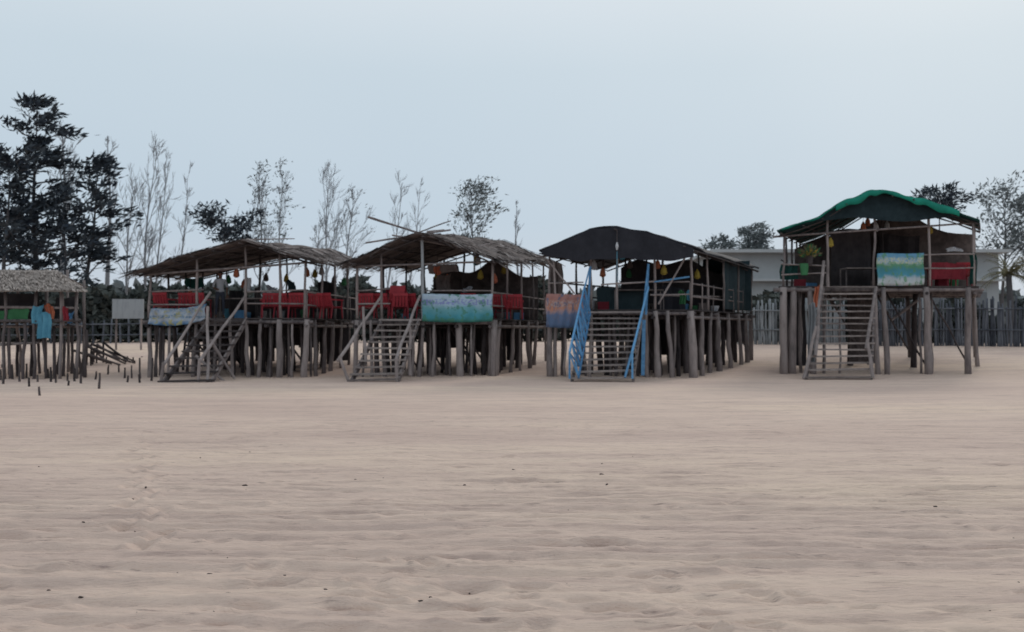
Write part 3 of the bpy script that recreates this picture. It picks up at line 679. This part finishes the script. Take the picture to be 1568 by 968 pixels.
B.tube([(x,D,g-.2),(x+.1,D,lerp(g,zt,.5)),(x,D,zt)],[.2,.16,.14],'bark',8)
for i in range(26):
    az=U(0,6.28); el=U(-.2,1.2); d=Vector((math.cos(az)*math.cos(el),math.sin(az)*math.cos(el),math.sin(el))); p=Vector((x,D,zt)); ln=U(1.3,2.0); pts=[p]
    for k in range(6): pts.append(pts[-1]+d*ln/6); d=(d+Vector((0,0,-.22))).normalized()
    B.tube(pts,[.03,.025,.02,.018,.014,.01,.006],'palm',4)
    for k in range(1,7):
        for sgn in(-1,1):
            for q in(0,.5):
                a=pts[k-1].lerp(pts[k],q); dd=(pts[k]-pts[k-1]).normalized(); s_=dd.cross(Vector((0,0,1))).normalized()*sgn; e=a+(s_+dd*.7+Vector((0,0,-.45))).normalized()*U(.3,.5)
                B.add([a-dd*.03,a+dd*.03,e],[(0,1,2)],'palm')
B.obj('palm_tree',loc=(x,D,g))
def scrub(name,px0,px1,D,py,n,k='hedge',ls=.55,depth=3,seed=3,low=0):
    random.seed(seed); B=MB()
    for i in range(n):
        px=U(px0,px1); DD=D+U(0,depth); p0=W(px,0,DD); g=G(p0.x,DD); top=W(0,py,DD).z+2.2*float(vnoise(px*.022+seed*5,3.3))+1.0*float(vnoise(px*.08,seed*9))
        z=lerp(g+low,top,R()**.85); q=Vector((p0.x,DD,z)); v=Vector((U(-1,1),U(-1,1),U(-.3,1))).normalized(); l=ls*U(.4,1.2); e=v.cross(Vector((U(-1,1),U(-1,1),U(-1,1)))).normalized()*l*.28
        B.add([q-e*.4,q+v*l*.45+e,q+v*l,q+v*l*.45-e],[(0,1,2,3)],k,R())
    return B.obj(name,loc=(W((px0+px1)/2,0,D).x,D,0))
scrub('scrub_thicket',-120,850,52,450,26000,seed=3)
scrub('scrub_thicket',850,1130,58,470,7000,seed=4)
scrub('scrub_thicket',1130,1800,49,478,11000,seed=5,k='hedge',depth=2)
scrub('distant_trees',-700,2300,90,452,26000,seed=6,k='leafg',ls=1.3,depth=8)  # far band gets its haze from the paler foliage colour
# ---------------------------------------------------------------- beach debris
random.seed(21); B=MB()
spots=[(376,744,5),(921,726,3.5),(929,744,4.5),(324,842,4.5),(547,855,4.5),(437,883,4.5),(500,905,5),(127,916,5),(712,740,3.5),(645,922,5),(1430,780,3),(898,786,3),(225,748,5),(205,765,3.5),(323,880,3.5),(350,856,3.5),(350,911,4.5),(660,920,4.5),(555,768,2.5),(545,737,2.5),(78,900,4),(719,897,4),(130,803,3)]
for i in range(25): spots.append((U(20,1560),lerp(690,960,R()),U(1.2,2.2)))
for px,py,s in spots:
    D=CAMZ*F/(py-505); x=(px-784)/F*D; z=float(gh(np.array([x]),np.array([D]),True)[0]); r=s*1.1/F*D*.5
    a=U(0,3.1); d=Vector((math.cos(a),math.sin(a),U(-.1,.15)))*r*U(1,2.2)
    c=Vector((x,D,z+r*.15)); B.tube([c-d,c-d*.5+Vector((0,0,r*.2)),c+d*.4,c+d],[r*.25,r*.6,r*.55,r*.2],'debris',6)
B.obj('beach_debris',loc=(0,8,0),smooth=True)
# ---------------------------------------------------------------- world
wd=bpy.data.worlds.new('World'); sc.world=wd; wd.use_nodes=True; nt=wd.node_tree; L=nt.links.new
bg=nt.nodes['Background']; bg.inputs[1].default_value=.1
sk_=nt.nodes.new('ShaderNodeTexSky'); sk_.sky_type='NISHITA'; sk_.sun_disc=False; sk_.sun_elevation=math.radians(28); sk_.sun_rotation=math.radians(30); sk_.dust_density=3; sk_.air_density=1.2
tc=nt.nodes.new('ShaderNodeTexCoord'); sp=nt.nodes.new('ShaderNodeSeparateXYZ'); L(tc.outputs['Generated'],sp.inputs[0])
rc=ramp(sp.outputs[2],[(0,(.58,.63,.70)),(.12,(.53,.635,.73)),(.28,(.58,.68,.755)),(.36,(.66,.74,.80)),(1,(.70,.77,.82))])
no=nt.nodes.new('ShaderNodeTexNoise'); no.inputs['Scale'].default_value=1.6; no.inputs['Detail'].default_value=3; L(tc.outputs['Generated'],no.inputs[0])
cl=ramp(no.outputs[0],[(.3,(.96,.97,.98)),(.7,(1.03,1.02,1.02))])
c=mixc(1.0,rc,cl,'MULTIPLY')
vm=nt.nodes.new('ShaderNodeVectorMath'); vm.operation='SCALE'; vm.inputs['Scale'].default_value=10.0; L(c,vm.inputs[0])
mx=nt.nodes.new('ShaderNodeMix'); mx.data_type='RGBA'; mx.inputs[0].default_value=.975; L(sk_.outputs[0],mx.inputs[6]); L(vm.outputs[0],mx.inputs[7]); L(mx.outputs[2],bg.inputs[0])
sl=bpy.data.lights.new('sun','SUN'); sl.energy=1.0; sl.angle=math.radians(12); sl.color=(1,.92,.83)
so=bpy.data.objects.new('sun',sl); sc.collection.objects.link(so)
el=math.radians(28); az=math.radians(30); dv=Vector((math.sin(az)*math.cos(el),math.cos(az)*math.cos(el),math.sin(el)))
so.rotation_euler=dv.to_track_quat('Z','Y').to_euler(); so.location=(0,0,30)
# ---------------------------------------------------------------- camera
cd=bpy.data.cameras.new('camera'); cd.lens=31.18; cd.sensor_width=36; cd.clip_end=4000
cd.dof.use_dof=True; cd.dof.focus_distance=7; cd.dof.aperture_fstop=2.4
co=bpy.data.objects.new('camera',cd); sc.collection.objects.link(co); co.location=(0,0,CAMZ); co.rotation_euler=(math.radians(90.886),0,0); sc.camera=co
sc.view_settings.view_transform='Standard'; sc.view_settings.look='None'; sc.view_settings.exposure=0
print('OBJ',len(bpy.data.objects))
